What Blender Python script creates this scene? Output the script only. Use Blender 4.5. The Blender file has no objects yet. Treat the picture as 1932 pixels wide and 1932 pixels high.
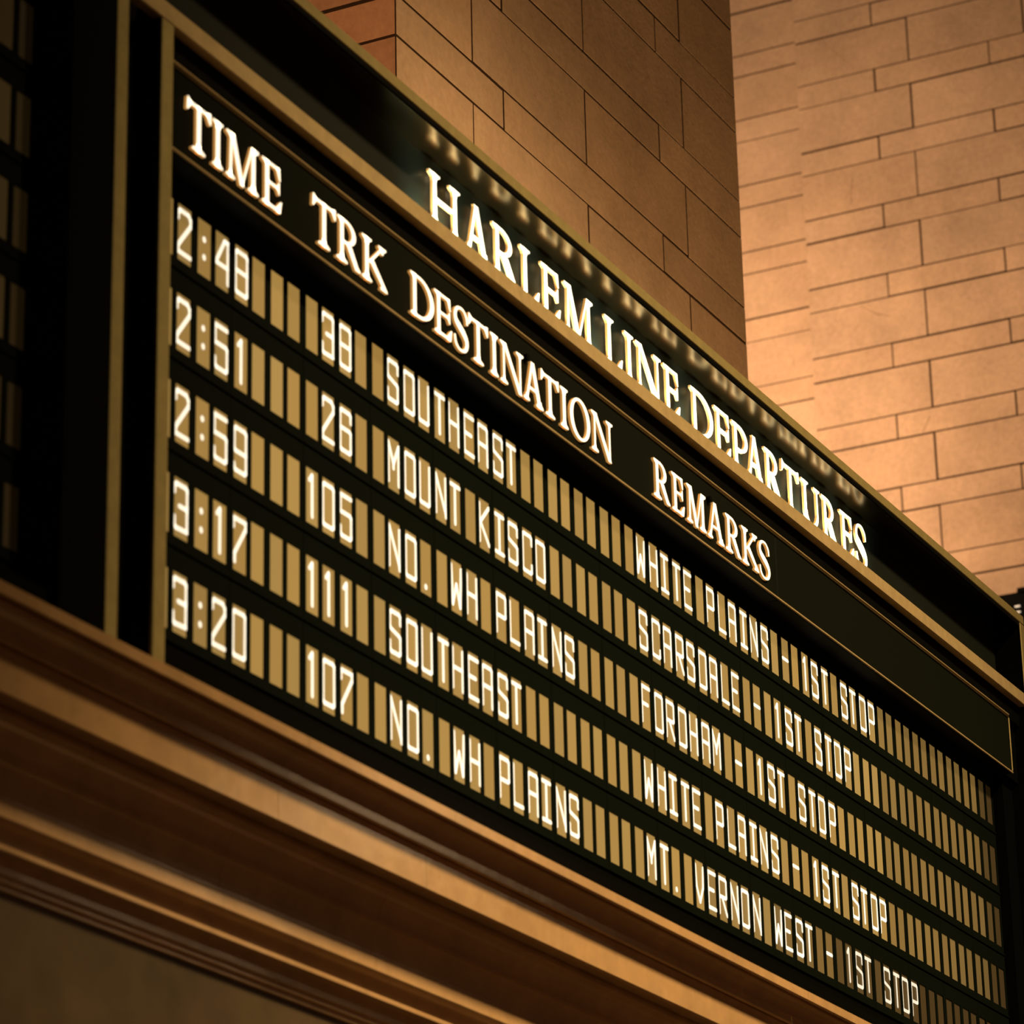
import bpy, math, random
from mathutils import Matrix, Vector

# ------------------------------------------------------------------ units
# layout unit = one character cell pitch of the board (6 cm); x along the board, y into it, z up
U = 0.06
Z0 = 4.277
FLOOR = -Z0 / U
def W(x, y, z):
    return (x * U, y * U, z * U + Z0)

scene = bpy.context.scene
COL = scene.collection

# ------------------------------------------------------------------ camera
CAMR = [[0.450487643, -0.892531795, -0.021163158], [0.308174115, 0.177705049, -0.934585272], [0.83790787, 0.414497179, 0.355109124]]
CAMC = [-77.544702, -49.234187, -44.617004]
cam_data = bpy.data.cameras.new('camera')
cam_data.sensor_width = 36.0
cam_data.lens = 6617.0079 / 1932.0 * 36.0
cam_data.clip_start = 0.05
cam_data.clip_end = 200
cam_data.dof.use_dof = True
cam_data.dof.focus_distance = 150 * U
cam_data.dof.aperture_fstop = 6.5
cam = bpy.data.objects.new('camera', cam_data)
r, d, f = [Vector(v) for v in CAMR]
M = Matrix((r, -d, -f)).transposed().to_4x4()
M.translation = Vector(W(*CAMC))
cam.matrix_world = M
COL.objects.link(cam)
scene.camera = cam

# ------------------------------------------------------------------ world, lights, exposure
scene.view_settings.view_transform = 'Standard'
scene.view_settings.look = 'None'
scene.view_settings.exposure = 0.0
scene.view_settings.gamma = 1.0
scene.view_settings.use_curve_mapping = False
world = bpy.data.worlds.new('hall_air')
world.use_nodes = True
world.node_tree.nodes['Background'].inputs[0].default_value = (1.0, 0.62, 0.3, 1)
world.node_tree.nodes['Background'].inputs[1].default_value = 0.008
scene.world = world

def light(name, kind, pos, target, energy, color, size=1.0, size_y=None, **kw):
    l = bpy.data.lights.new(name, kind)
    l.energy = energy
    l.color = color
    if kind == 'AREA':
        l.size = size
        if size_y:
            l.shape = 'RECTANGLE'
            l.size_y = size_y
    elif kind in ('SPOT', 'POINT'):
        l.shadow_soft_size = size
    for k, v in kw.items():
        setattr(l, k, v)
    o = bpy.data.objects.new(name, l)
    p = Vector(W(*pos))
    o.location = p
    o.rotation_euler = (Vector(W(*target)) - p).to_track_quat('-Z', 'Y').to_euler()
    COL.objects.link(o)
    return o

WARM = (1.0, 0.66, 0.34)
# hall chandelier throwing light across the board and the stone ledge
light('hall_spot', 'SPOT', (30, -120, 120), (42, 0, -19), 9000, (1.0, 0.64, 0.31), 0.5, spot_size=math.radians(36), spot_blend=1.0)
light('hall_lamp', 'SPOT', (150, -81, 29), (10, -1, -21.5), 32, WARM, 0.1, spot_size=math.radians(7), spot_blend=0.7)
# added fill lamp, low in front, brightens ledge undersides in place of floor bounce
light('ledge_fill', 'AREA', (75, -140, -38), (40, 0, -18), 32, (1.0, 0.46, 0.25), 2.0)
# cove lamps on the roof of the ticket office, washing up the stone behind it
light('roof_uplight', 'AREA', (138, 66, 54), (172, 44, 70), 140, (1.0, 0.61, 0.36), 1.5)
light('pier_uplight', 'AREA', (73, 5, -4), (73, 13, 36), 58, (1.0, 0.57, 0.24), 40 * U, 4 * U)
light('pier_side_lamp', 'AREA', (10, 14, 16), (42, 17, 30), 20, (1.0, 0.5, 0.24), 1.0)

# ------------------------------------------------------------------ materials
def mat(name, base=(0.5, 0.5, 0.5), rough=0.5, metal=0.0, spec=0.5, noise=None, bump=None, attr=None,
        emit=None, emit_attr=None, emit_strength=0.0, ior=None):
    m = bpy.data.materials.new(name)
    m.use_nodes = True
    nt = m.node_tree
    b = nt.nodes['Principled BSDF']
    b.inputs['Base Color'].default_value = (*base, 1)
    b.inputs['Roughness'].default_value = rough
    b.inputs['Metallic'].default_value = metal
    b.inputs['Specular IOR Level'].default_value = spec
    if ior:
        b.inputs['IOR'].default_value = ior
    col = None
    tc = nt.nodes.new('ShaderNodeTexCoord')
    if attr:
        a = nt.nodes.new('ShaderNodeAttribute')
        a.attribute_name = attr
        mul = nt.nodes.new('ShaderNodeMixRGB')
        mul.blend_type = 'MULTIPLY'
        mul.inputs[0].default_value = 1
        mul.inputs[1].default_value = (*base, 1)
        nt.links.new(a.outputs['Color'], mul.inputs[2])
        col = mul.outputs[0]
    if noise:
        for (scale, lo, hi, detail) in noise:
            n = nt.nodes.new('ShaderNodeTexNoise')
            n.inputs['Scale'].default_value = scale
            n.inputs['Detail'].default_value = detail
            n.inputs['Roughness'].default_value = 0.65
            nt.links.new(tc.outputs['Object'], n.inputs['Vector'])
            mr = nt.nodes.new('ShaderNodeMapRange')
            mr.inputs[1].default_value = 0.3
            mr.inputs[2].default_value = 0.7
            mr.inputs[3].default_value = lo
            mr.inputs[4].default_value = hi
            nt.links.new(n.outputs['Fac'], mr.inputs[0])
            mx = nt.nodes.new('ShaderNodeMixRGB')
            mx.blend_type = 'MULTIPLY'
            mx.inputs[0].default_value = 1
            if col is None:
                mx.inputs[1].default_value = (*base, 1)
            else:
                nt.links.new(col, mx.inputs[1])
            nt.links.new(mr.outputs[0], mx.inputs[2])
            col = mx.outputs[0]
    if col is not None:
        nt.links.new(col, b.inputs['Base Color'])
    if bump:
        scale, strength, dist = bump
        n = nt.nodes.new('ShaderNodeTexNoise')
        n.inputs['Scale'].default_value = scale
        n.inputs['Detail'].default_value = 5
        nt.links.new(tc.outputs['Object'], n.inputs['Vector'])
        bp = nt.nodes.new('ShaderNodeBump')
        bp.inputs['Strength'].default_value = strength
        bp.inputs['Distance'].default_value = dist
        nt.links.new(n.outputs['Fac'], bp.inputs['Height'])
        nt.links.new(bp.outputs[0], b.inputs['Normal'])
    if emit:
        b.inputs['Emission Color'].default_value = (*emit, 1)
        b.inputs['Emission Strength'].default_value = emit_strength
    if emit_attr:
        a = nt.nodes.new('ShaderNodeAttribute')
        a.attribute_name = emit_attr
        nt.links.new(a.outputs['Color'], b.inputs['Emission Color'])
        b.inputs['Emission Strength'].default_value = emit_strength
    return m

STONE = mat('limestone', (0.60, 0.43, 0.28), 0.8, spec=0.25, attr='tone',
            noise=[(1.1, 0.76, 1.14, 7), (4.5, 0.88, 1.08, 6), (40, 0.88, 1.1, 6)], bump=(60, 0.25, 0.004))
JOINT = mat('mortar_joint', (0.05, 0.03, 0.018), 0.95, spec=0.1)
LEDGE = mat('polished_stone', (0.50, 0.335, 0.16), 0.24, spec=0.5,
            noise=[(3.0, 0.82, 1.12, 4), (18, 0.9, 1.1, 6)], bump=(5, 0.35, 0.01))
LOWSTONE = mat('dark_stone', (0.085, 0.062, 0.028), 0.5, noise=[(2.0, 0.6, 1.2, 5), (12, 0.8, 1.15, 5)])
FLOORM = mat('floor_stone', (0.35, 0.28, 0.2), 0.4, noise=[(2, 0.8, 1.1, 4)])
GOLD = mat('satin_gold', (0.60, 0.49, 0.25), 0.45, metal=0.55, noise=[(30, 0.88, 1.08, 3)])
OLDGOLD = mat('olive_gold', (0.27, 0.235, 0.095), 0.5, metal=0.4, noise=[(25, 0.88, 1.1, 3)])
STRIPGOLD = mat('aged_gold', (0.40, 0.36, 0.15), 0.5, metal=0.4, noise=[(25, 0.88, 1.1, 3)])
BRONZE = mat('dark_bronze', (0.10, 0.06, 0.025), 0.45, metal=0.3)
BLACK = mat('black_enamel', (0.0016, 0.0022, 0.0018), 0.5, spec=0.05)
GLOSS = mat('gloss_black_green', (0.006, 0.009, 0.0065), 0.5, spec=0.2)
SOFFIT = mat('dark_bronze_soffit', (0.2, 0.145, 0.062), 0.2, metal=1.0)
PLATE = mat('green_black_plate', (0.0045, 0.0065, 0.004), 0.6, spec=0.04)
BEZEL = mat('module_face', (0.0028, 0.0055, 0.0036), 0.5, spec=0.06)
CELL = mat('cell_backlight', (0.05, 0.04, 0.02), 0.5, emit_attr='glow', emit_strength=1.0)
GLYPH = mat('lit_character', (0.2, 0.2, 0.2), 0.5, emit_attr='glow', emit_strength=1.3)
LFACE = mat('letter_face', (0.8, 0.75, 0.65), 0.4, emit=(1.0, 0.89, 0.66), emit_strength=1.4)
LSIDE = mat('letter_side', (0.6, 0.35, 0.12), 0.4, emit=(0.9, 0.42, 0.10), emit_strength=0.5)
PALE = mat('pale_slot', (0.8, 0.75, 0.65), 0.4, emit=(1.0, 0.85, 0.62), emit_strength=0.5)

# ------------------------------------------------------------------ mesh builder
class MB:
    def __init__(self):
        self.v = []; self.f = []; self.mi = []; self.c = []
    def face(self, pts, m=0, c=(1, 1, 1)):
        i = len(self.v)
        self.v += [W(*p) for p in pts]
        self.f.append(list(range(i, i + len(pts))))
        self.mi.append(m); self.c.append(c)
    def box(self, x0, x1, y0, y1, z0, z1, m=0, c=(1, 1, 1), bev=0.0):
        if bev <= 0:
            i = len(self.v)
            self.v += [W(x, y, z) for x in (x0, x1) for y in (y0, y1) for z in (z0, z1)]
            for q in ((0, 1, 3, 2), (4, 6, 7, 5), (0, 4, 5, 1), (2, 3, 7, 6), (0, 2, 6, 4), (1, 5, 7, 3)):
                self.f.append([i + k for k in q]); self.mi.append(m); self.c.append(c)
            return
        # chamfered box: 24 vertices
        b = min(bev, (x1 - x0) * .45, (y1 - y0) * .45, (z1 - z0) * .45)
        i = len(self.v)
        X = (x0, x1); Y = (y0, y1); Zc = (z0, z1)
        idx = {}
        for a in range(2):
            for bb in range(2):
                for cc in range(2):
                    sx, sy, sz = (1 - 2 * a) * b, (1 - 2 * bb) * b, (1 - 2 * cc) * b
                    for ax, p in enumerate(((X[a], Y[bb] + sy, Zc[cc] + sz), (X[a] + sx, Y[bb], Zc[cc] + sz), (X[a] + sx, Y[bb] + sy, Zc[cc]))):
                        idx[(a, bb, cc, ax)] = len(self.v)
                        self.v.append(W(*p))
        def add(*k):
            self.f.append([idx[q] for q in k]); self.mi.append(m); self.c.append(c)
        for a in range(2):
            add((a, 0, 0, 0), (a, 1, 0, 0), (a, 1, 1, 0), (a, 0, 1, 0))
            add((0, a, 0, 1), (1, a, 0, 1), (1, a, 1, 1), (0, a, 1, 1))
            add((0, 0, a, 2), (1, 0, a, 2), (1, 1, a, 2), (0, 1, a, 2))
        for p in range(2):
            for q in range(2):
                add((p, q, 0, 0), (p, q, 1, 0), (p, q, 1, 1), (p, q, 0, 1))
                add((p, 0, q, 0), (p, 1, q, 0), (p, 1, q, 2), (p, 0, q, 2))
                add((0, p, q, 1), (1, p, q, 1), (1, p, q, 2), (0, p, q, 2))
                for s in range(2):
                    add((p, q, s, 0), (p, q, s, 1), (p, q, s, 2))
    def prism(self, pts, y0, y1, m_front=0, m_side=0, c=(1, 1, 1)):
        """polygon of (x,z) extruded from y0 (front) to y1"""
        self.face([(x, y0, z) for x, z in pts], m_front, c)
        n = len(pts)
        for k in range(n):
            a, b = pts[k], pts[(k + 1) % n]
            self.face([(a[0], y0, a[1]), (b[0], y0, b[1]), (b[0], y1, b[1]), (a[0], y1, a[1])], m_side, c)
    def build(self, name, mats, parent=None, attr=None, smooth=False):
        me = bpy.data.meshes.new(name)
        me.from_pydata(self.v, [], self.f)
        for m in mats:
            me.materials.append(m)
        me.polygons.foreach_set('material_index', self.mi)
        if attr:
            ca = me.color_attributes.new(attr, 'FLOAT_COLOR', 'CORNER')
            data = []
            for p, c in zip(me.polygons, self.c):
                data += [c[0], c[1], c[2], 1.0] * p.loop_total
            ca.data.foreach_set('color', data)
        me.validate()
        o = bpy.data.objects.new(name, me)
        COL.objects.link(o)
        if parent:
            o.parent = parent
            o.matrix_parent_inverse = parent_inv(parent)
        return o

def parent_inv(p):
    m = Matrix.Identity(4)
    q = p
    while q:
        m = Matrix.Translation(q.location) @ m
        q = q.parent
    return m.inverted()

def fix_normals(o):
    import bmesh
    bm = bmesh.new(); bm.from_mesh(o.data)
    bmesh.ops.recalc_face_normals(bm, faces=bm.faces)
    bm.to_mesh(o.data); bm.free()

def thing(name, label, cat, loc, group=None):
    o = bpy.data.objects.new(name, None)
    o.location = W(*loc)
    o['label'] = label; o['category'] = cat
    if group: o['group'] = group
    COL.objects.link(o)
    return o

def struct(o):
    o['kind'] = 'structure'
    return o

# ------------------------------------------------------------------ setting: stone walls laid course by course
rnd = random.Random(7)
def course_wall(mb, plane, a0, a1, courses, joints_big, joints_small, put, base_tone=(1, 1, 1), var=0.09):
    """courses: list of (z0,z1,big).  put(mb,a0,a1,z0,z1,tone) lays one block."""
    for (z0, z1, big) in courses:
        js = [a0] + [j for j in (joints_big if big else joints_small) if a0 + .3 < j < a1 - .3] + [a1]
        for k in range(len(js) - 1):
            t = 1 + rnd.uniform(-var, var * .7)
            w = rnd.uniform(-.03, .03)
            tone = (base_tone[0] * t, base_tone[1] * t * (1 - w * .4), base_tone[2] * t * (1 - w))
            g0, g1 = rnd.uniform(.05, .10), rnd.uniform(.05, .10)
            gz0, gz1 = rnd.uniform(.03, .11), rnd.uniform(.03, .11)
            put(mb, js[k] + (g0 if k else 0), js[k + 1] - (g1 if k < len(js) - 2 else 0), z0 + gz0, z1 - gz1, tone)

def courses(zbase, zlo, zhi, per=6.235, small=2.1):
    out = []
    n0 = int(math.floor((zlo - zbase) / per)); n1 = int(math.ceil((zhi - zbase) / per))
    for n in range(n0, n1):
        z = zbase + n * per
        out.append((z, z + small, False)); out.append((z + small, z + per, True))
    return out

# stone pier behind the board: side face (x = 41.95) and front face (y = 15)
PX0, PX1, PY = 41.95, 80.72, 15.0
mb = MB()
mb.box(PX0 + .012, PX1 - .02, PY + .012, 27.9, FLOOR, 66, 1)
cs = courses(29.26, 5, 66)
course_wall(mb, 'y', PX0 + .06, PX1, cs, [49.28, 61.35, 73.42], [52.4, 70.25],
            lambda m, a, b, z0, z1, t: m.box(a, b, PY, PY + .6, z0, z1, 0, t))
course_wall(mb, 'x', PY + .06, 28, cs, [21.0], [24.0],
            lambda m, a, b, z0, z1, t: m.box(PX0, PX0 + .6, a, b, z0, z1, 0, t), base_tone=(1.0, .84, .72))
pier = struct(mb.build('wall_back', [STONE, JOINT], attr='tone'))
fix_normals(pier)

# far wall (perpendicular to the board): a shallow pilaster strip standing proud of the main face
mb = MB()
XC, XD, YS = 172.5, 169.5, 45.33
mb.box(XC + .015, XC + 6, -40, 110, FLOOR, 125, 1)
mb.box(XD + .015, XC + .01, -40, YS - .05, FLOOR, 125, 1)
course_wall(mb, 'x', YS, 110, courses(90.83, 20, 125, 6.2, 2.05), [60, 75, 90], [66, 80, 95],
            lambda m, a, b, z0, z1, t: m.box(XC, XC + .6, a, b, z0, z1, 0, t), var=.05)
course_wall(mb, 'x', -40, YS, courses(90.83 + .05, 20, 125, 6.225, 2.12), [-24.7, -14.7, -4.7, 5.3, 15.3, 25.3, 35.33], [-11.6, -1.6, 8.4, 18.4, 28.4, 38.4],
            lambda m, a, b, z0, z1, t: m.box(XD, XD + .6, a, b, z0, z1, 0, t), var=.07)
def crack(X, pts):
    for (a, b) in zip(pts, pts[1:]):
        mb.face([(X - .008, a[0], a[1] - .035), (X - .008, b[0], b[1] - .035), (X - .008, b[0] + .03, b[1] + .035), (X - .008, a[0] + .03, a[1] + .035)], 0, (.52, .46, .42))
crack(XD, [(42.84, 96.87), (42.18, 95.89), (41.63, 95.34), (41.1, 94.61), (40.56, 94.07), (40.09, 93.25)])
crack(XD, [(40.95, 71.97), (40.15, 71.41), (39.49, 70.89), (38.91, 70.72), (38.37, 70.46)])
crack(XD, [(40.85, 83.65), (40.95, 82.84), (41.08, 82.29), (41.14, 81.19)])
crack(XD, [(35.58, 61.16), (35.88, 60.63), (36.25, 59.92)])
crack(XC, [(48.34, 70.45), (48.09, 69.77), (48.16, 69.31)])
far = struct(mb.build('wall_right', [STONE, JOINT], attr='tone'))
fix_normals(far)

# ticket-office wall below the ledge, floor
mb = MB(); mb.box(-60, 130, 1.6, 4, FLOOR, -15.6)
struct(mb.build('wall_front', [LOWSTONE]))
mb = MB(); mb.box(-160, 200, -220, 120, FLOOR - 2, FLOOR)
struct(mb.build('floor', [FLOORM]))

# moulded stone ledge the board stands on
def zphi(y, p):
    return CAMC[2] + p * (y - CAMC[1])
prof = [(1.9, -15.45), (-2.2, -15.45), (-2.3, zphi(-2.3, .6215) - .04), (-2.3, -15.80), (-2.27, -15.83), (-2.2, -15.83), (-2.2, -15.66), (-1.97, -15.66), (-1.97, -15.80), (-1.95, -15.83)]
def arc(y0, z0, y1, z1, n=8):
    return [(y0 + (y1 - y0) * math.sin(k / n * math.pi / 2), z1 + (z0 - z1) * math.cos(k / n * math.pi / 2)) for k in range(1, n + 1)]
prof += arc(-1.95, -15.83, -1.45, -16.30)
prof += [(-1.55, -16.30), (-1.58, -16.34), (-1.58, -16.57), (-1.55, -16.61), (-1.5, -16.61), (-1.5, -16.48), (-1.3, -16.48), (-1.3, -17.73), (-1.27, -17.76), (-1.15, -17.76), (-1.15, -17.5), (-0.3, -17.5), (-0.3, -17.74), (-0.15, -17.76)]
prof += arc(-0.15, -17.76, 0.35, -18.5, 6)
prof += [(0.30, -18.5), (0.30, -18.62)]
prof += arc(0.30, -18.62, 0.62, -19.60, 8)
prof += [(0.48, -19.60), (0.44, -19.66), (0.44, -20.02), (0.48, -20.07), (0.75, -20.07)]
prof += arc(0.75, -20.07, 0.92, -20.55, 6)
prof += [(0.84, -20.55), (0.80, -20.60), (0.80, -20.70), (0.84, -20.74), (1.2, -20.74), (1.2, -21.14), (1.32, -21.14), (1.32, -21.29), (1.45, -21.29), (1.45, -21.45), (1.9, -21.45)]
mb = MB()
n = len(prof)
segs = [-60, 4.2, 13, 41, 69, 130]
for s in range(len(segs) - 1):
    x0, x1 = segs[s] + .008, segs[s + 1] - .008
    for k in range(n):
        a, b = prof[k], prof[(k + 1) % n]
        mb.face([(x0, a[0], a[1]), (x1, a[0], a[1]), (x1, b[0], b[1]), (x0, b[0], b[1])])
    mb.face([(x0, y, z) for y, z in prof]); mb.face([(x1, y, z) for y, z in reversed(prof)])
ledge = struct(mb.build('trim_1', [LEDGE]))
fix_normals(ledge)

# ------------------------------------------------------------------ the characters of the display (stroke font)
def ch(c):
    S = []
    L = lambda *p: S.append(list(p))
    k = .12; kz = .06
    ring = [(k, 1), (1 - k, 1), (1, 1 - kz), (1, kz), (1 - k, 0), (k, 0), (0, kz), (0, 1 - kz), (k, 1)]
    if c in '0O': L(*ring)
    elif c == 'D': L((0, 1), (1 - k, 1), (1, 1 - kz), (1, kz), (1 - k, 0), (0, 0), (0, 1))
    elif c == '1': L((.28, .86), (.52, 1), (.52, 0))
    elif c == '2': L((0, .8), (0, .93), (.12, 1), (.8, 1), (1, .9), (1, .77), (.02, .16), (0, .1), (0, 0), (1, 0))
    elif c == '3': L((0, .8), (0, 1 - kz), (k, 1), (1 - k, 1), (1, 1 - kz), (1, .57), (.93, .52), (.38, .52)); L((.93, .52), (1, .47), (1, 0.02), (k, 0), (0, kz), (0, .24))
    elif c == '4': L((1, 0), (1, 1), (.72, 1), (0, .38), (1, .38))
    elif c == '5': L((1, 1), (0, 1), (0, .58), (1 - k, .58), (1, .52), (1, kz), (1 - k, 0), (k, 0), (0, kz), (0, .22))
    elif c == '6': L((1, .78), (1, 1 - kz), (1 - k, 1), (k, 1), (0, 1 - kz), (0, kz), (k, 0), (1 - k, 0), (1, kz), (1, .5), (1 - k, .55), (0, .55))
    elif c == '7': L((0, .8), (0, 1), (1, 1), (1, .86), (.1, .2), (.1, 0))
    elif c == '8': L(*ring); L((0, .53), (1, .53))
    elif c == '9': L((1, .45), (k, .45), (0, .5), (0, 1 - kz), (k, 1), (1 - k, 1), (1, 1 - kz), (1, kz), (1 - k, 0), (k, 0), (0, kz), (0, .14))
    elif c == ':': L((.5, .70), (.5, .72)); L((.5, .27), (.5, .29))
    elif c == '.': L((.5, .0), (.5, .02))
    elif c == '-': L((.1, .5), (.9, .5))
    elif c == 'S': L((1, .76), (1, 1 - kz), (1 - k, 1), (k, 1), (0, 1 - kz), (0, .62), (.1, .56), (.9, .46), (1, .4), (1, kz), (1 - k, 0), (k, 0), (0, kz), (0, .25))
    elif c == 'U': L((0, 1), (0, kz), (k, 0), (1 - k, 0), (1, kz), (1, 1))
    elif c == 'T': L((0, 1), (1, 1)); L((.5, 1), (.5, 0))
    elif c == 'H': L((0, 1), (0, 0)); L((1, 1), (1, 0)); L((0, .52), (1, .52))
    elif c == 'E': L((1, 1), (0, 1), (0, 0), (1, 0)); L((0, .52), (.75, .52))
    elif c == 'F': L((1, 1), (0, 1), (0, 0)); L((0, .52), (.75, .52))
    elif c == 'A': L((0, 0), (0, 1 - kz), (k, 1), (1 - k, 1), (1, 1 - kz), (1, 0)); L((0, .5), (1, .5))
    elif c == 'M': L((0, 0), (0, 1), (.5, .5), (1, 1), (1, 0)); L((.5, .5), (.5, .38))
    elif c == 'N': L((0, 0), (0, 1), (1, .08)); L((1, 1), (1, 0))
    elif c == 'K': L((0, 1), (0, 0)); L((1, 1), (.1, .52), (1, 0))
    elif c == 'I': L((.05, 1), (.95, 1)); L((.05, 0), (.95, 0)); L((.5, 1), (.5, 0))
    elif c == 'C': L((1, .78), (1, 1 - kz), (1 - k, 1), (k, 1), (0, 1 - kz), (0, kz), (k, 0), (1 - k, 0), (1, kz), (1, .22))
    elif c == 'W': L((0, 1), (.12, 0), (.5, .55), (.88, 0), (1, 1))
    elif c == 'V': L((0, 1), (.08, .42), (.5, 0), (.92, .42), (1, 1))
    elif c == 'L': L((0, 1), (0, 0), (1, 0))
    elif c == 'P': L((0, 0), (0, 1), (1 - k, 1), (1, 1 - kz), (1, .5), (1 - k, .45), (0, .45))
    elif c == 'R': L((0, 0), (0, 1), (1 - k, 1), (1, 1 - kz), (1, .53), (1 - k, .48), (0, .48)); L((.4, .48), (1, 0))
    return S

GW, GH, TW = 0.83, 1.48, 0.148
def add_glyph(mb, c, xc, ztop, y, colr):
    t = TW / 2
    w, h = GW - TW, GH - TW
    if c in ':.': t *= 1.25
    for pl in ch(c):
        P = [(xc - w / 2 + px * w, ztop - t - (1 - pz) * h) for px, pz in pl]
        for (a, b) in zip(P, P[1:]):
            dx, dz = b[0] - a[0], b[1] - a[1]
            l = math.hypot(dx, dz)
            if l < 1e-6: continue
            nx, nz = -dz / l * t, dx / l * t
            ex, ez = dx / l * t, dz / l * t
            # capsule: rectangle with rounded ends
            pts = []
            for (cx, cz, s) in ((a[0], a[1], -1), (b[0], b[1], 1)):
                for q in range(5):
                    an = math.pi / 2 * (1 - q / 2)
                    if s < 0:
                        pts.append((cx - ex * math.cos(an) - nx * math.sin(an), cz - ez * math.cos(an) - nz * math.sin(an)))
                    else:
                        pts.append((cx + ex * math.cos(an) + nx * math.sin(an), cz + ez * math.cos(an) + nz * math.sin(an)))
            mb.face([(px, y, pz) for px, pz in pts], 1, colr)

GA, GB = 0.0924, 0.1144
MODW = 2 + (1 + GA) + (1 + GB)
RP = 2.8384
def colx(c):
    m, k = divmod(c, 4)
    return m * MODW + (0, 1, 2 + GA, 3 + GA)[k]
CW = 0.77
CT, CB = 0.15, -1.446 - 0.21
def cell_quad(mb, xc, zt, y, colr):
    mb.face([(xc - CW / 2, y, zt + CB), (xc + CW / 2, y, zt + CB), (xc + CW / 2, y, zt + CT), (xc - CW / 2, y, zt + CT)], 0, colr)

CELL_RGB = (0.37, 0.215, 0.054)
GL_RGB = (1.0, 0.88, 0.66)

def module_mesh():
    """dark face plate of a four character module, origin at its first cell, row top"""
    mb = MB()
    xl, xr = -CW / 2 - (1 + GB - CW) / 2 + .012, colx(3) + CW / 2 + (1 + GB - CW) / 2 - .012
    zt, zb = CT + .62, CB - .36
    y0, y1 = 0.0, 0.3
    mb.box(xl, xr, y0, y1, CT, zt)
    mb.box(xl, xr, y0, y1, zb, CB)
    e = [xl] + sum([[colx(k) - CW / 2, colx(k) + CW / 2] for k in range(4)], []) + [xr]
    for k in range(0, 10, 2):
        mb.box(e[k], e[k + 1], y0, y1, CB, CT)
    # narrow lip along the lower rail
    mb.box(xl, xr, -.05, 0.0, zb + .0, zb + .06)
    return mb

ROWS = [
    [(1, '2:48'), (9, '38'), (13, 'SOUTHEAST'), (31, 'WHITE PLAINS - 1ST STOP')],
    [(1, '2:51'), (9, '26'), (13, 'MOUNT KISCO'), (31, 'SCARSDALE - 1ST STOP')],
    [(1, '2:59'), (8, '105'), (13, 'NO. WH PLAINS'), (31, 'FORDHAM - 1ST STOP')],
    [(1, '3:17'), (8, '111'), (13, 'SOUTHEAST'), (31, 'WHITE PLAINS - 1ST STOP')],
    [(1, '3:20'), (8, '107'), (13, 'NO. WH PLAINS'), (31, 'MT. VERNON WEST - 1ST STOP')],
]
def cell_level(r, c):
    """emission of one cell: uneven backlight, plus vignette darkening painted in at both ends"""
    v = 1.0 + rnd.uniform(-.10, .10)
    if c < 6: v *= .72 + .05 * c  # left-end vignette darkening painted into the emission
    if c > 53: v *= .60 - .016 * (c - 53)  # right-end vignette and viewing-angle falloff, also put into the emission
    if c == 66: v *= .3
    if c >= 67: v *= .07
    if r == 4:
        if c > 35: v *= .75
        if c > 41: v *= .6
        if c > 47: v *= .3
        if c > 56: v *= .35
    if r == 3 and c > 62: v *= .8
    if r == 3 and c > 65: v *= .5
    return v

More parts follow.
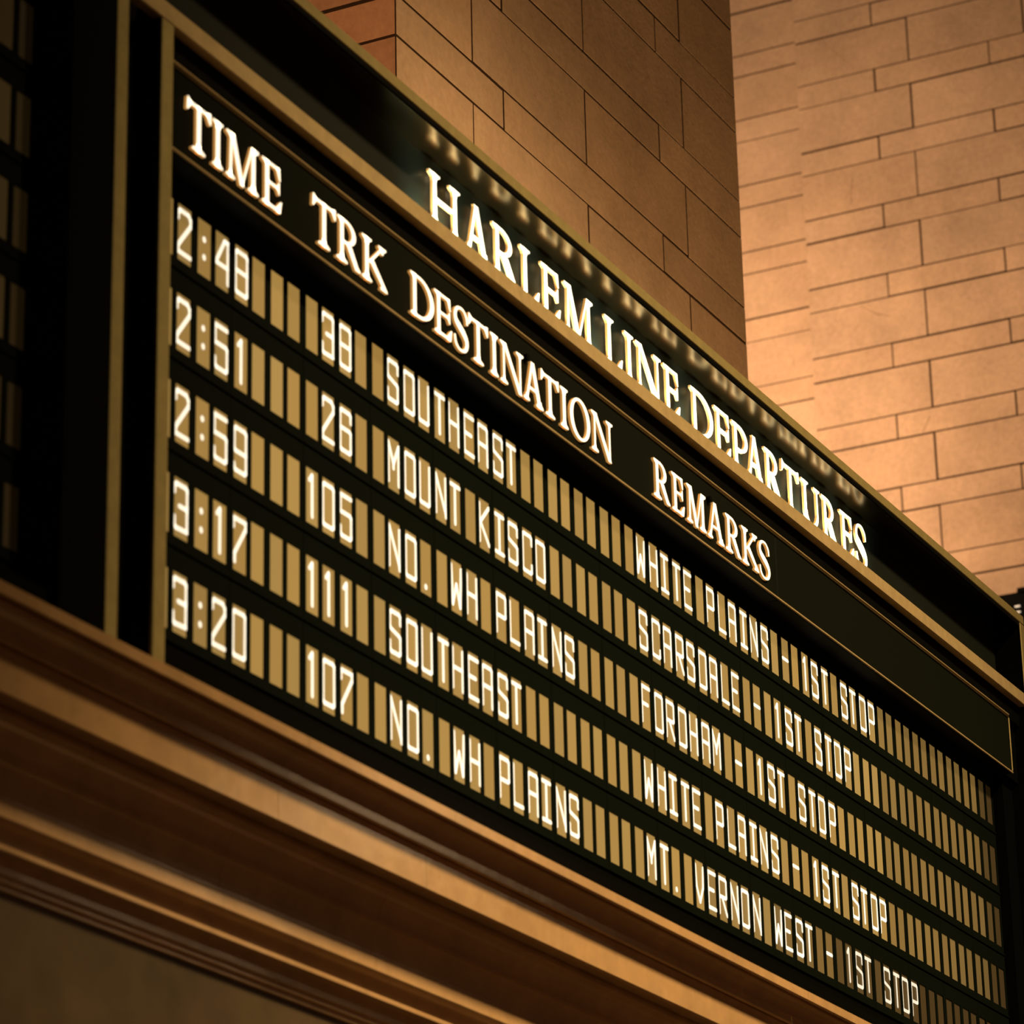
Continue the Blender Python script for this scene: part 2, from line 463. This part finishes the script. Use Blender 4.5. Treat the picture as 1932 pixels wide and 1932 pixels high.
# ------------------------------------------------------------------ serif letters (cap height 1, width w)
def letter_polys(c, w):
    """list of convex-ish polygons in (x,z), cap height 1"""
    P = []
    st, th = .148, .07
    R = lambda x0, z0, x1, z1: P.append([(x0, z0), (x1, z0), (x1, z1), (x0, z1)])
    def foot(cx, hw, s, z=0, up=1):
        pts = [(cx - hw, 0), (cx + hw, 0), (cx + hw, .045), (cx + s / 2 + .02, .10), (cx + s / 2, .17), (cx - s / 2, .17), (cx - s / 2 - .02, .10), (cx - hw, .045)]
        P.append([(x, z + up * q) for x, q in pts])
    def stem(cx, s, z0=0, z1=1): R(cx - s / 2, z0, cx + s / 2, z1)
    def diag(x0, z0, x1, z1, s): P.append([(x0 - s / 2, z0), (x0 + s / 2, z0), (x1 + s / 2, z1), (x1 - s / 2, z1)])
    def band(outer, inner):
        for k in range(len(outer) - 1):
            P.append([outer[k], outer[k + 1], inner[k + 1], inner[k]])
    def half(cx, z0, z1, rx, tk, tn, a0=-90, a1=90, n=18):
        cz, rz = (z0 + z1) / 2, (z1 - z0) / 2
        o, i = [], []
        for k in range(n + 1):
            a = math.radians(a0 + (a1 - a0) * k / n)
            o.append((cx + rx * math.cos(a), cz + rz * math.sin(a)))
            i.append((cx + (rx - tk) * math.cos(a), cz + (rz - tn) * math.sin(a)))
        band(o, i)
    if c == 'T':
        stem(w / 2, st); foot(w / 2, .24, st)
        R(.06, .925, w - .06, 1)
        P.append([(.0, .78), (.05, .78), (.17, .925), (.17, 1.0), (.05, 1.07), (.02, 1.05)])
        P.append([(w, .78), (w - .05, .78), (w - .17, .925), (w - .17, 1.0), (w - .03, 1.04), (w, 1.02)])
    elif c == 'I':
        stem(w / 2, st); foot(w / 2, w / 2, st); foot(w / 2, w / 2, st, 1, -1)
    elif c == 'M':
        l, r_ = .20, w - .21
        diag(l - .03, 0, l + .0, .95, th + .02); foot(l - .03, .17, th)
        stem(r_, st); foot(r_, .20, st)
        diag(w * .49, -.02, l + .04, 1, .17)
        diag(w * .49, 0, r_ - .06, .97, th)
        P.append([(.0, .96), (.02, 1), (l + .12, 1), (l + .12, .86), (l - .03, .88)])
        P.append([(r_ - .09, 1), (w - .01, 1), (w, .95), (r_ + .09, .88), (r_ - .09, .88)])
    elif c == 'N':
        l, r_ = .19, w - .18
        stem(l, th + .015); foot(l, .18, th)
        stem(r_, th + .015, .0, 1); foot(r_, .18, th, 1, -1)
        diag(r_ - .0, -.03, l + .03, 1, .18)
        P.append([(.0, .96), (.02, 1), (l + .12, 1), (l + .12, .86), (l - .04, .89)])
    elif c == 'E' or c == 'L':
        l = .20
        stem(l, st)
        P.append([(.0, 0), (l, 0), (l, .15), (l - .1, .09), (0, .045)])
        if c == 'E':
            P.append([(.0, 1), (l, 1), (l, .85), (l - .1, .91), (0, .955)])
            R(l, .93, w - .12, 1)
            P.append([(w - .2, 1), (w - .08, 1), (w - .06, .72), (w - .10, .70), (w - .22, .93)])
            R(l, .50, w - .18, .57)
            P.append([(w - .2, .57), (w - .12, .68), (w - .09, .68), (w - .09, .40), (w - .12, .40), (w - .2, .50)])
        else:
            P.append([(.0, 1), (.42, 1), (.42, .955), (l + .11, .90), (l + .09, .85), (l - .09, .85), (l - .11, .90), (0, .955)])
        R(l, 0, w - .08, .075)
        P.append([(w - .24, .075), (w - .05, .27), (w, .27), (w - .06, 0), (w - .2, 0)])
    elif c in 'RPD':
        l = .19
        stem(l, st)
        P.append([(.0, 1), (l, 1), (l, .85), (l - .1, .91), (0, .955)])
        if c == 'D':
            P.append([(.0, 0), (l, 0), (l, .15), (l - .1, .09), (0, .045)])
            cx = l + (w - l) * .22
            half(cx, 0, 1, w - cx, .18, .07)
            R(l, .93, cx + .01, 1); R(l, 0, cx + .01, .07)
        else:
            foot(l, .23, st)
            zb = .44 if c == 'R' else .38
            bw = w * (.80 if c == 'R' else 1.0)
            cx = l + (bw - l) * .28
            half(cx, zb, 1, bw - cx, .165, .07)
            R(l, .93, cx + .01, 1); R(l, zb, cx + .01, zb + .07)
            if c == 'R':
                P.append([(w * .38, .46), (w * .62, .46), (w * .90, .10), (w, .035), (w, 0), (w * .78, 0)])
    elif c == 'K':
        l = .19
        stem(l, st); foot(l, .21, st); foot(l, .21, st, 1, -1)
        diag(l + .1, .44, w - .2, .97, .10)
        foot(w - .2, .17, .09, 1, -1)
        P.append([(l + .10, .50), (l + .26, .58), (w - .05, .10), (w + .02, .03), (w + .02, 0), (w - .28, 0), (w - .28, .05), (w - .23, .09)])
    elif c == 'H':
        l, r_ = .22, w - .22
        for x in (l, r_):
            stem(x, st); foot(x, .21, st); foot(x, .21, st, 1, -1)
        R(l, .46, r_, .54)
    elif c == 'A':
        ax = w * .47
        diag(.15, 0, ax - .02, 1.0, th + .03); foot(.15, .15, th)
        diag(w - .19, 0, ax, 1.03, .18); foot(w - .19, .18, .16)
        R(.24, .32, w - .3, .39)
    elif c == 'O':
        n = 40
        o, i = [], []
        for k in range(n + 1):
            a = 2 * math.pi * k / n
            o.append((w / 2 + w / 2 * math.cos(a), .5 + .53 * math.sin(a)))
            tilt = .04 * math.sin(a)
            i.append((w / 2 - tilt + (w / 2 - .17) * math.cos(a), .5 + .455 * math.sin(a)))
        band(o, i)
    elif c == 'U':
        l, r_ = .20, w - .19
        stem(l, st, .3, 1); foot(l, .21, st, 1, -1)
        stem(r_, th + .02, .3, 1); foot(r_, .18, th, 1, -1)
        cx = (l - st / 2 + r_ + th / 2) / 2
        rx = (r_ + th / 2 + .005) - cx
        o, i = [], []
        for k in range(19):
            a = math.pi + math.pi * k / 18
            o.append((cx + rx * math.cos(a), .31 + .34 * math.sin(a)))
            tl = .18 if k < 9 else .18 - .08 * (k - 9) / 9
            i.append((cx + (rx - tl) * math.cos(a), .31 + .25 * math.sin(a)))
        band(o, i)
    elif c == 'S':
        pts = [(.97, .70), (.93, .86), (.72, .985), (.45, 1.0), (.2, .93), (.09, .78), (.16, .64), (.42, .54), (.70, .44), (.90, .32), (.93, .19), (.82, .06), (.58, -.01), (.32, .0), (.11, .1), (.04, .28)]
        wid = [.07, .09, .06, .06, .09, .13, .16, .18, .18, .16, .14, .10, .06, .06, .09, .07]
        # Catmull-Rom
        C, Wd = [], []
        n = len(pts)
        for k in range(n - 1):
            p0, p1, p2, p3 = pts[max(k - 1, 0)], pts[k], pts[k + 1], pts[min(k + 2, n - 1)]
            for s in range(4):
                t = s / 4
                C.append(tuple(.5 * ((2 * p1[j]) + (-p0[j] + p2[j]) * t + (2 * p0[j] - 5 * p1[j] + 4 * p2[j] - p3[j]) * t * t + (-p0[j] + 3 * p1[j] - 3 * p2[j] + p3[j]) * t ** 3) for j in (0, 1)))
                Wd.append(wid[k] * (1 - t) + wid[k + 1] * t)
        C.append(pts[-1]); Wd.append(wid[-1])
        C = [(x * w, z) for x, z in C]
        o, i = [], []
        for k in range(len(C)):
            a, b = C[max(k - 1, 0)], C[min(k + 1, len(C) - 1)]
            dx, dz = b[0] - a[0], b[1] - a[1]
            l = math.hypot(dx, dz) or 1
            h = Wd[k] / 2
            o.append((C[k][0] - dz / l * h, C[k][1] + dx / l * h)); i.append((C[k][0] + dz / l * h, C[k][1] - dx / l * h))
        band(o, i)
    return P

def make_letter(name, c, x0, x1, zb, cap, yf, depth, parent):
    x0 += .09; x1 -= .02
    mb = MB()
    for poly in letter_polys(c, (x1 - x0) / cap):
        a = sum(p[0] * q[1] - q[0] * p[1] for p, q in zip(poly, poly[1:] + poly[:1]))
        if a < 0: poly = poly[::-1]
        mb.prism([(x0 + x * cap, zb + z * cap) for x, z in poly], yf, yf + depth, 0, 1)
    return mb.build(name, [LFACE, LSIDE], parent)

# ------------------------------------------------------------------ the departures board
board = thing('departure_board', 'big black departures board with gold trim and lit letters reading HARLEM LINE DEPARTURES', 'departures board', (35, 0, -15.45))
YF = -1.3                       # front of the trim strips
XL, XR = -4.73, 73.5            # outer ends
ZT, ZB = 9.0, -15.45

mb = MB()                       # dark cabinet behind everything
mb.box(XL + .02, XR - .02, .3, 1.5, ZB, ZT - .05)
mb.box(XL + .02, -4.15, -1.25, .3, ZB, ZT - .05)                  # left end box
mb.box(72.92, XR - .02, -1.25, .3, ZB, ZT - .05)                  # right end box
mb.box(-2.38, -1.82, -1.25, .3, ZB, 4.5)                          # left stile
mb.box(-4.15, -2.38, -.4, .3, ZB, ZT - .6)                        # recessed strip between the stiles
mb.box(-2.38, 72.92, -1.25, .3, 4.45, 4.98)                       # rail under the name panel
mb.box(-1.82, 72.92, -.9, .3, 3.5, 4.45)                          # rail over the headings
mb.box(-1.82, 72.92, -.62, .3, .78, 3.5)                          # behind the heading plates
mb.box(71.55, 72.92, -.3, .3, ZB, .78)                            # right margin
mb.box(-1.82, 71.55, .02, .3, ZB, -4 * RP + CB - .40)              # sill under the last line
mb.box(-1.82, 71.55, .02, .3, CT + .64, .78)
mb.box(-1.82, -.56, .02, .3, ZB, .78)
mb.box(-1.82, 72.92, -1.0, .1, ZB, -4 * RP + CB - 1.3)
hs = mb.build('cabinet', [BLACK], board)

mb = MB(); mb.box(-4.15, 72.92, .05, .3, 4.98, ZT - .5)
mb.build('name_panel', [GLOSS], board)['label'] = 'glossy black-green name panel'
mb = MB(); mb.box(-4.15, 72.92, -1.18, .3, 8.46, 8.6)
mb.build('soffit', [SOFFIT], board)

def strip(name, m, *b):
    mb = MB(); mb.box(*b, bev=.03)
    o = mb.build(name, [m], board); fix_normals(o)
    return o
strip('lip', BLACK, XL, XR, -1.26, -1.18, 8.37, 8.58)
strip('outer_trim', OLDGOLD, XL, XR, YF, 1.5, 8.57, 9.02)
strip('outer_trim', STRIPGOLD, XL, -4.15, YF, -1.15, ZB, 8.57)
strip('outer_trim', OLDGOLD, 72.92, XR, YF, -1.15, ZB, 8.57)
strip('inner_trim', GOLD, -4.15, 72.92, YF, -.95, 4.42, 5.03)
strip('inner_trim', STRIPGOLD, -2.4, -1.8, YF, -1.15, ZB, 4.42)
# heading plates with their thin gold edging
strip('heading_plate', PLATE, -1.8, 43.26, -1.0, -.5, .70, 3.45)
strip('heading_plate', PLATE, 43.30, 70.95, -1.0, -.5, .70, 3.45)
strip('plate_edging', GOLD, -1.8, 71.0, -1.06, -1.0, .70, .81)
strip('plate_edging', GOLD, -1.8, 71.0, -1.06, -1.0, 3.49, 3.58)
strip('plate_edging', BRONZE, -1.8, 71.0, -1.03, -.5, 3.43, 3.49)
strip('plate_edging', OLDGOLD, -1.8, 71.0, -1.06, -1.0, 3.385, 3.43)
strip('plate_edging', OLDGOLD, 70.9, 71.0, -1.06, -1.0, .81, 3.385)
for x, z in ((21.2, 2.74), (36.64, 2.70)):
    mb = MB()
    pts = [(x + .13 * math.cos(a * math.pi / 8), z + .13 * math.sin(a * math.pi / 8)) for a in range(16)]
    mb.prism(pts, -1.14, -1.0, 0, 0)
    mb.build('plate_screw', [BLACK], board)

HEAD = [('T', -0.84, 0.61), ('I', 0.6, 1.28), ('M', 1.35, 3.33), ('E', 3.41, 4.69),
        ('T', 6.42, 7.97), ('R', 7.97, 9.53), ('K', 9.56, 11.25),
        ('D', 12.72, 14.43), ('E', 14.35, 15.68), ('S', 15.72, 16.79), ('T', 16.73, 18.27), ('I', 18.33, 19.0),
        ('N', 19.04, 20.91), ('A', 20.79, 22.4), ('T', 22.12, 23.64), ('I', 23.65, 24.34), ('O', 24.4, 26.13), ('N', 26.12, 28.0),
        ('R', 31.42, 32.91), ('E', 33.0, 34.22), ('M', 34.34, 36.22), ('A', 36.24, 37.89), ('R', 37.97, 39.5), ('K', 39.55, 41.21), ('S', 41.22, 42.34)]
for c, a, b in HEAD:
    make_letter('heading_letter', c, a, b, 1.16, 1.48, -1.1, .1, board)
NAME = [('H', 15.9, 18.28), ('A', 18.5, 20.4), ('R', 20.57, 22.55), ('L', 22.70, 24.29), ('E', 24.34, 25.99), ('M', 26.18, 28.71),
        ('L', 29.61, 31.21), ('I', 31.33, 32.22), ('N', 32.29, 34.7), ('E', 34.81, 36.4),
        ('D', 37.35, 39.58), ('E', 39.61, 41.28), ('P', 41.35, 43.02), ('A', 42.75, 44.6), ('R', 44.62, 46.40), ('T', 46.41, 48.39),
        ('U', 48.54, 50.68), ('R', 50.76, 52.50), ('E', 52.82, 54.40), ('S', 54.57, 55.88)]
for c, a, b in NAME:
    make_letter('name_letter', c, a, b, 6.03, 1.85, -.15, .1, board)
# hidden lamp tube in the trough behind the gold rail, lighting the foot of the name panel
light('trough_tube', 'AREA', (35.5, -.42, 5.12), (35.5, .05, 5.7), 20.0, (0.85, 0.95, 0.72), 41 * U, .2 * U, spread=math.radians(100))

# modules
first = None
mods = {}
for r_ in range(5):
    for m_ in range(17):
        if first is None:
            first = module_mesh().build('display_module', [BEZEL])
            fix_normals(first)
            o = first
        else:
            o = first.copy(); COL.objects.link(o)
        o.parent = board
        o.matrix_parent_inverse = parent_inv(board)
        o.location = Vector(W(m_ * MODW, 0, -r_ * RP)) - Vector(W(0, 0, 0))
        mods[(r_, m_)] = o

rest = MB()
rowtext = []
for r_ in range(5):
    t = {}
    for c0, s in ROWS[r_]:
        for k, c in enumerate(s):
            t[c0 + k] = c
    rowtext.append(t)
for r_ in range(5):
    for c in range(68):
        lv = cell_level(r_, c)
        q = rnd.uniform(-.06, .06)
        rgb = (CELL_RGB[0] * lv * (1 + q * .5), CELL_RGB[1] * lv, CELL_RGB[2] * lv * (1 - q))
        g = 1.0
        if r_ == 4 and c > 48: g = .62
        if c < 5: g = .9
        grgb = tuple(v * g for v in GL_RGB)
        tc = rowtext[r_].get(c, ' ')
        mb = MB() if c < 20 else rest
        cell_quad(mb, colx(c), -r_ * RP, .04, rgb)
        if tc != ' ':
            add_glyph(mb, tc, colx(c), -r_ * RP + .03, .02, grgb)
        if c < 20:
            p = mods[(r_, c // 4)]
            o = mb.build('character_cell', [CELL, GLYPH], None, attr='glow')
            o.parent = p
            o.matrix_parent_inverse = (board.matrix_basis @ p.matrix_parent_inverse @ p.matrix_basis).inverted()
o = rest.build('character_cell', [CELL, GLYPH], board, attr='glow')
o['kind'] = 'stuff'

# ------------------------------------------------------------------ the neighbouring board at the left edge
lb = thing('departure_board', 'dark neighbouring departures board cut off by the left edge of the photo', 'departures board', (-15, 0, -15.45))
mb = MB()
mb.box(-40, -4.76, .3, 1.5, ZB, 14)
mb.box(-6.9, -4.76, -1.3, .3, ZB, 14)
mb.box(-40, -6.9, .02, .3, ZB, -4 * RP + CB - .36)
mb.box(-40, -6.9, -1.0, .1, ZB, -4 * RP + CB - 1.3)
mb.box(-40, -6.9, -.9, .3, 2 * RP + CT + .62, 14)
mb.build('cabinet', [BLACK], lb)
XB = -7.22 - colx(3)
for r_ in range(-2, 5):
    for m_ in (0, 1):
        o = first.copy(); COL.objects.link(o)
        o.parent = lb
        o.matrix_parent_inverse = parent_inv(lb)
        o.location = Vector(W(XB - m_ * MODW, 0, -r_ * RP - .1)) - Vector(W(0, 0, 0))
        for k in (range(4) if m_ == 0 else ()):
            lv = (.02, .03, .05, .022)[k] * (1.0 if 0 <= r_ <= 2 else .55)
            mbc = MB()
            cell_quad(mbc, XB + colx(k), -r_ * RP - .1, .04, tuple(v * lv for v in CELL_RGB))
            cc = mbc.build('character_cell', [CELL], None, attr='glow')
            cc.parent = o
            cc.matrix_parent_inverse = (lb.matrix_basis @ o.matrix_parent_inverse @ o.matrix_basis).inverted()

# ------------------------------------------------------------------ black lamp housing on the far wall
lamp = thing('wall_lamp', 'black lamp housing with two pale slots on the far stone wall at the right edge', 'lamp', (169.4, 26, 40))
mb = MB()
mb.box(166.6, 169.5, 21.5, 31.5, 36.0, 44.15, bev=.1)
mb.box(166.4, 169.5, 21.5, 28.55, 44.0, 44.4, bev=.05)
o = mb.build('housing', [BLACK], lamp); fix_normals(o)
for z in (42.97, 42.5):
    mb = MB(); mb.box(166.5, 166.75, 28.42, 28.85, z - .07, z + .07, bev=.03)
    o = mb.build('lamp_slot', [PALE], lamp); fix_normals(o)
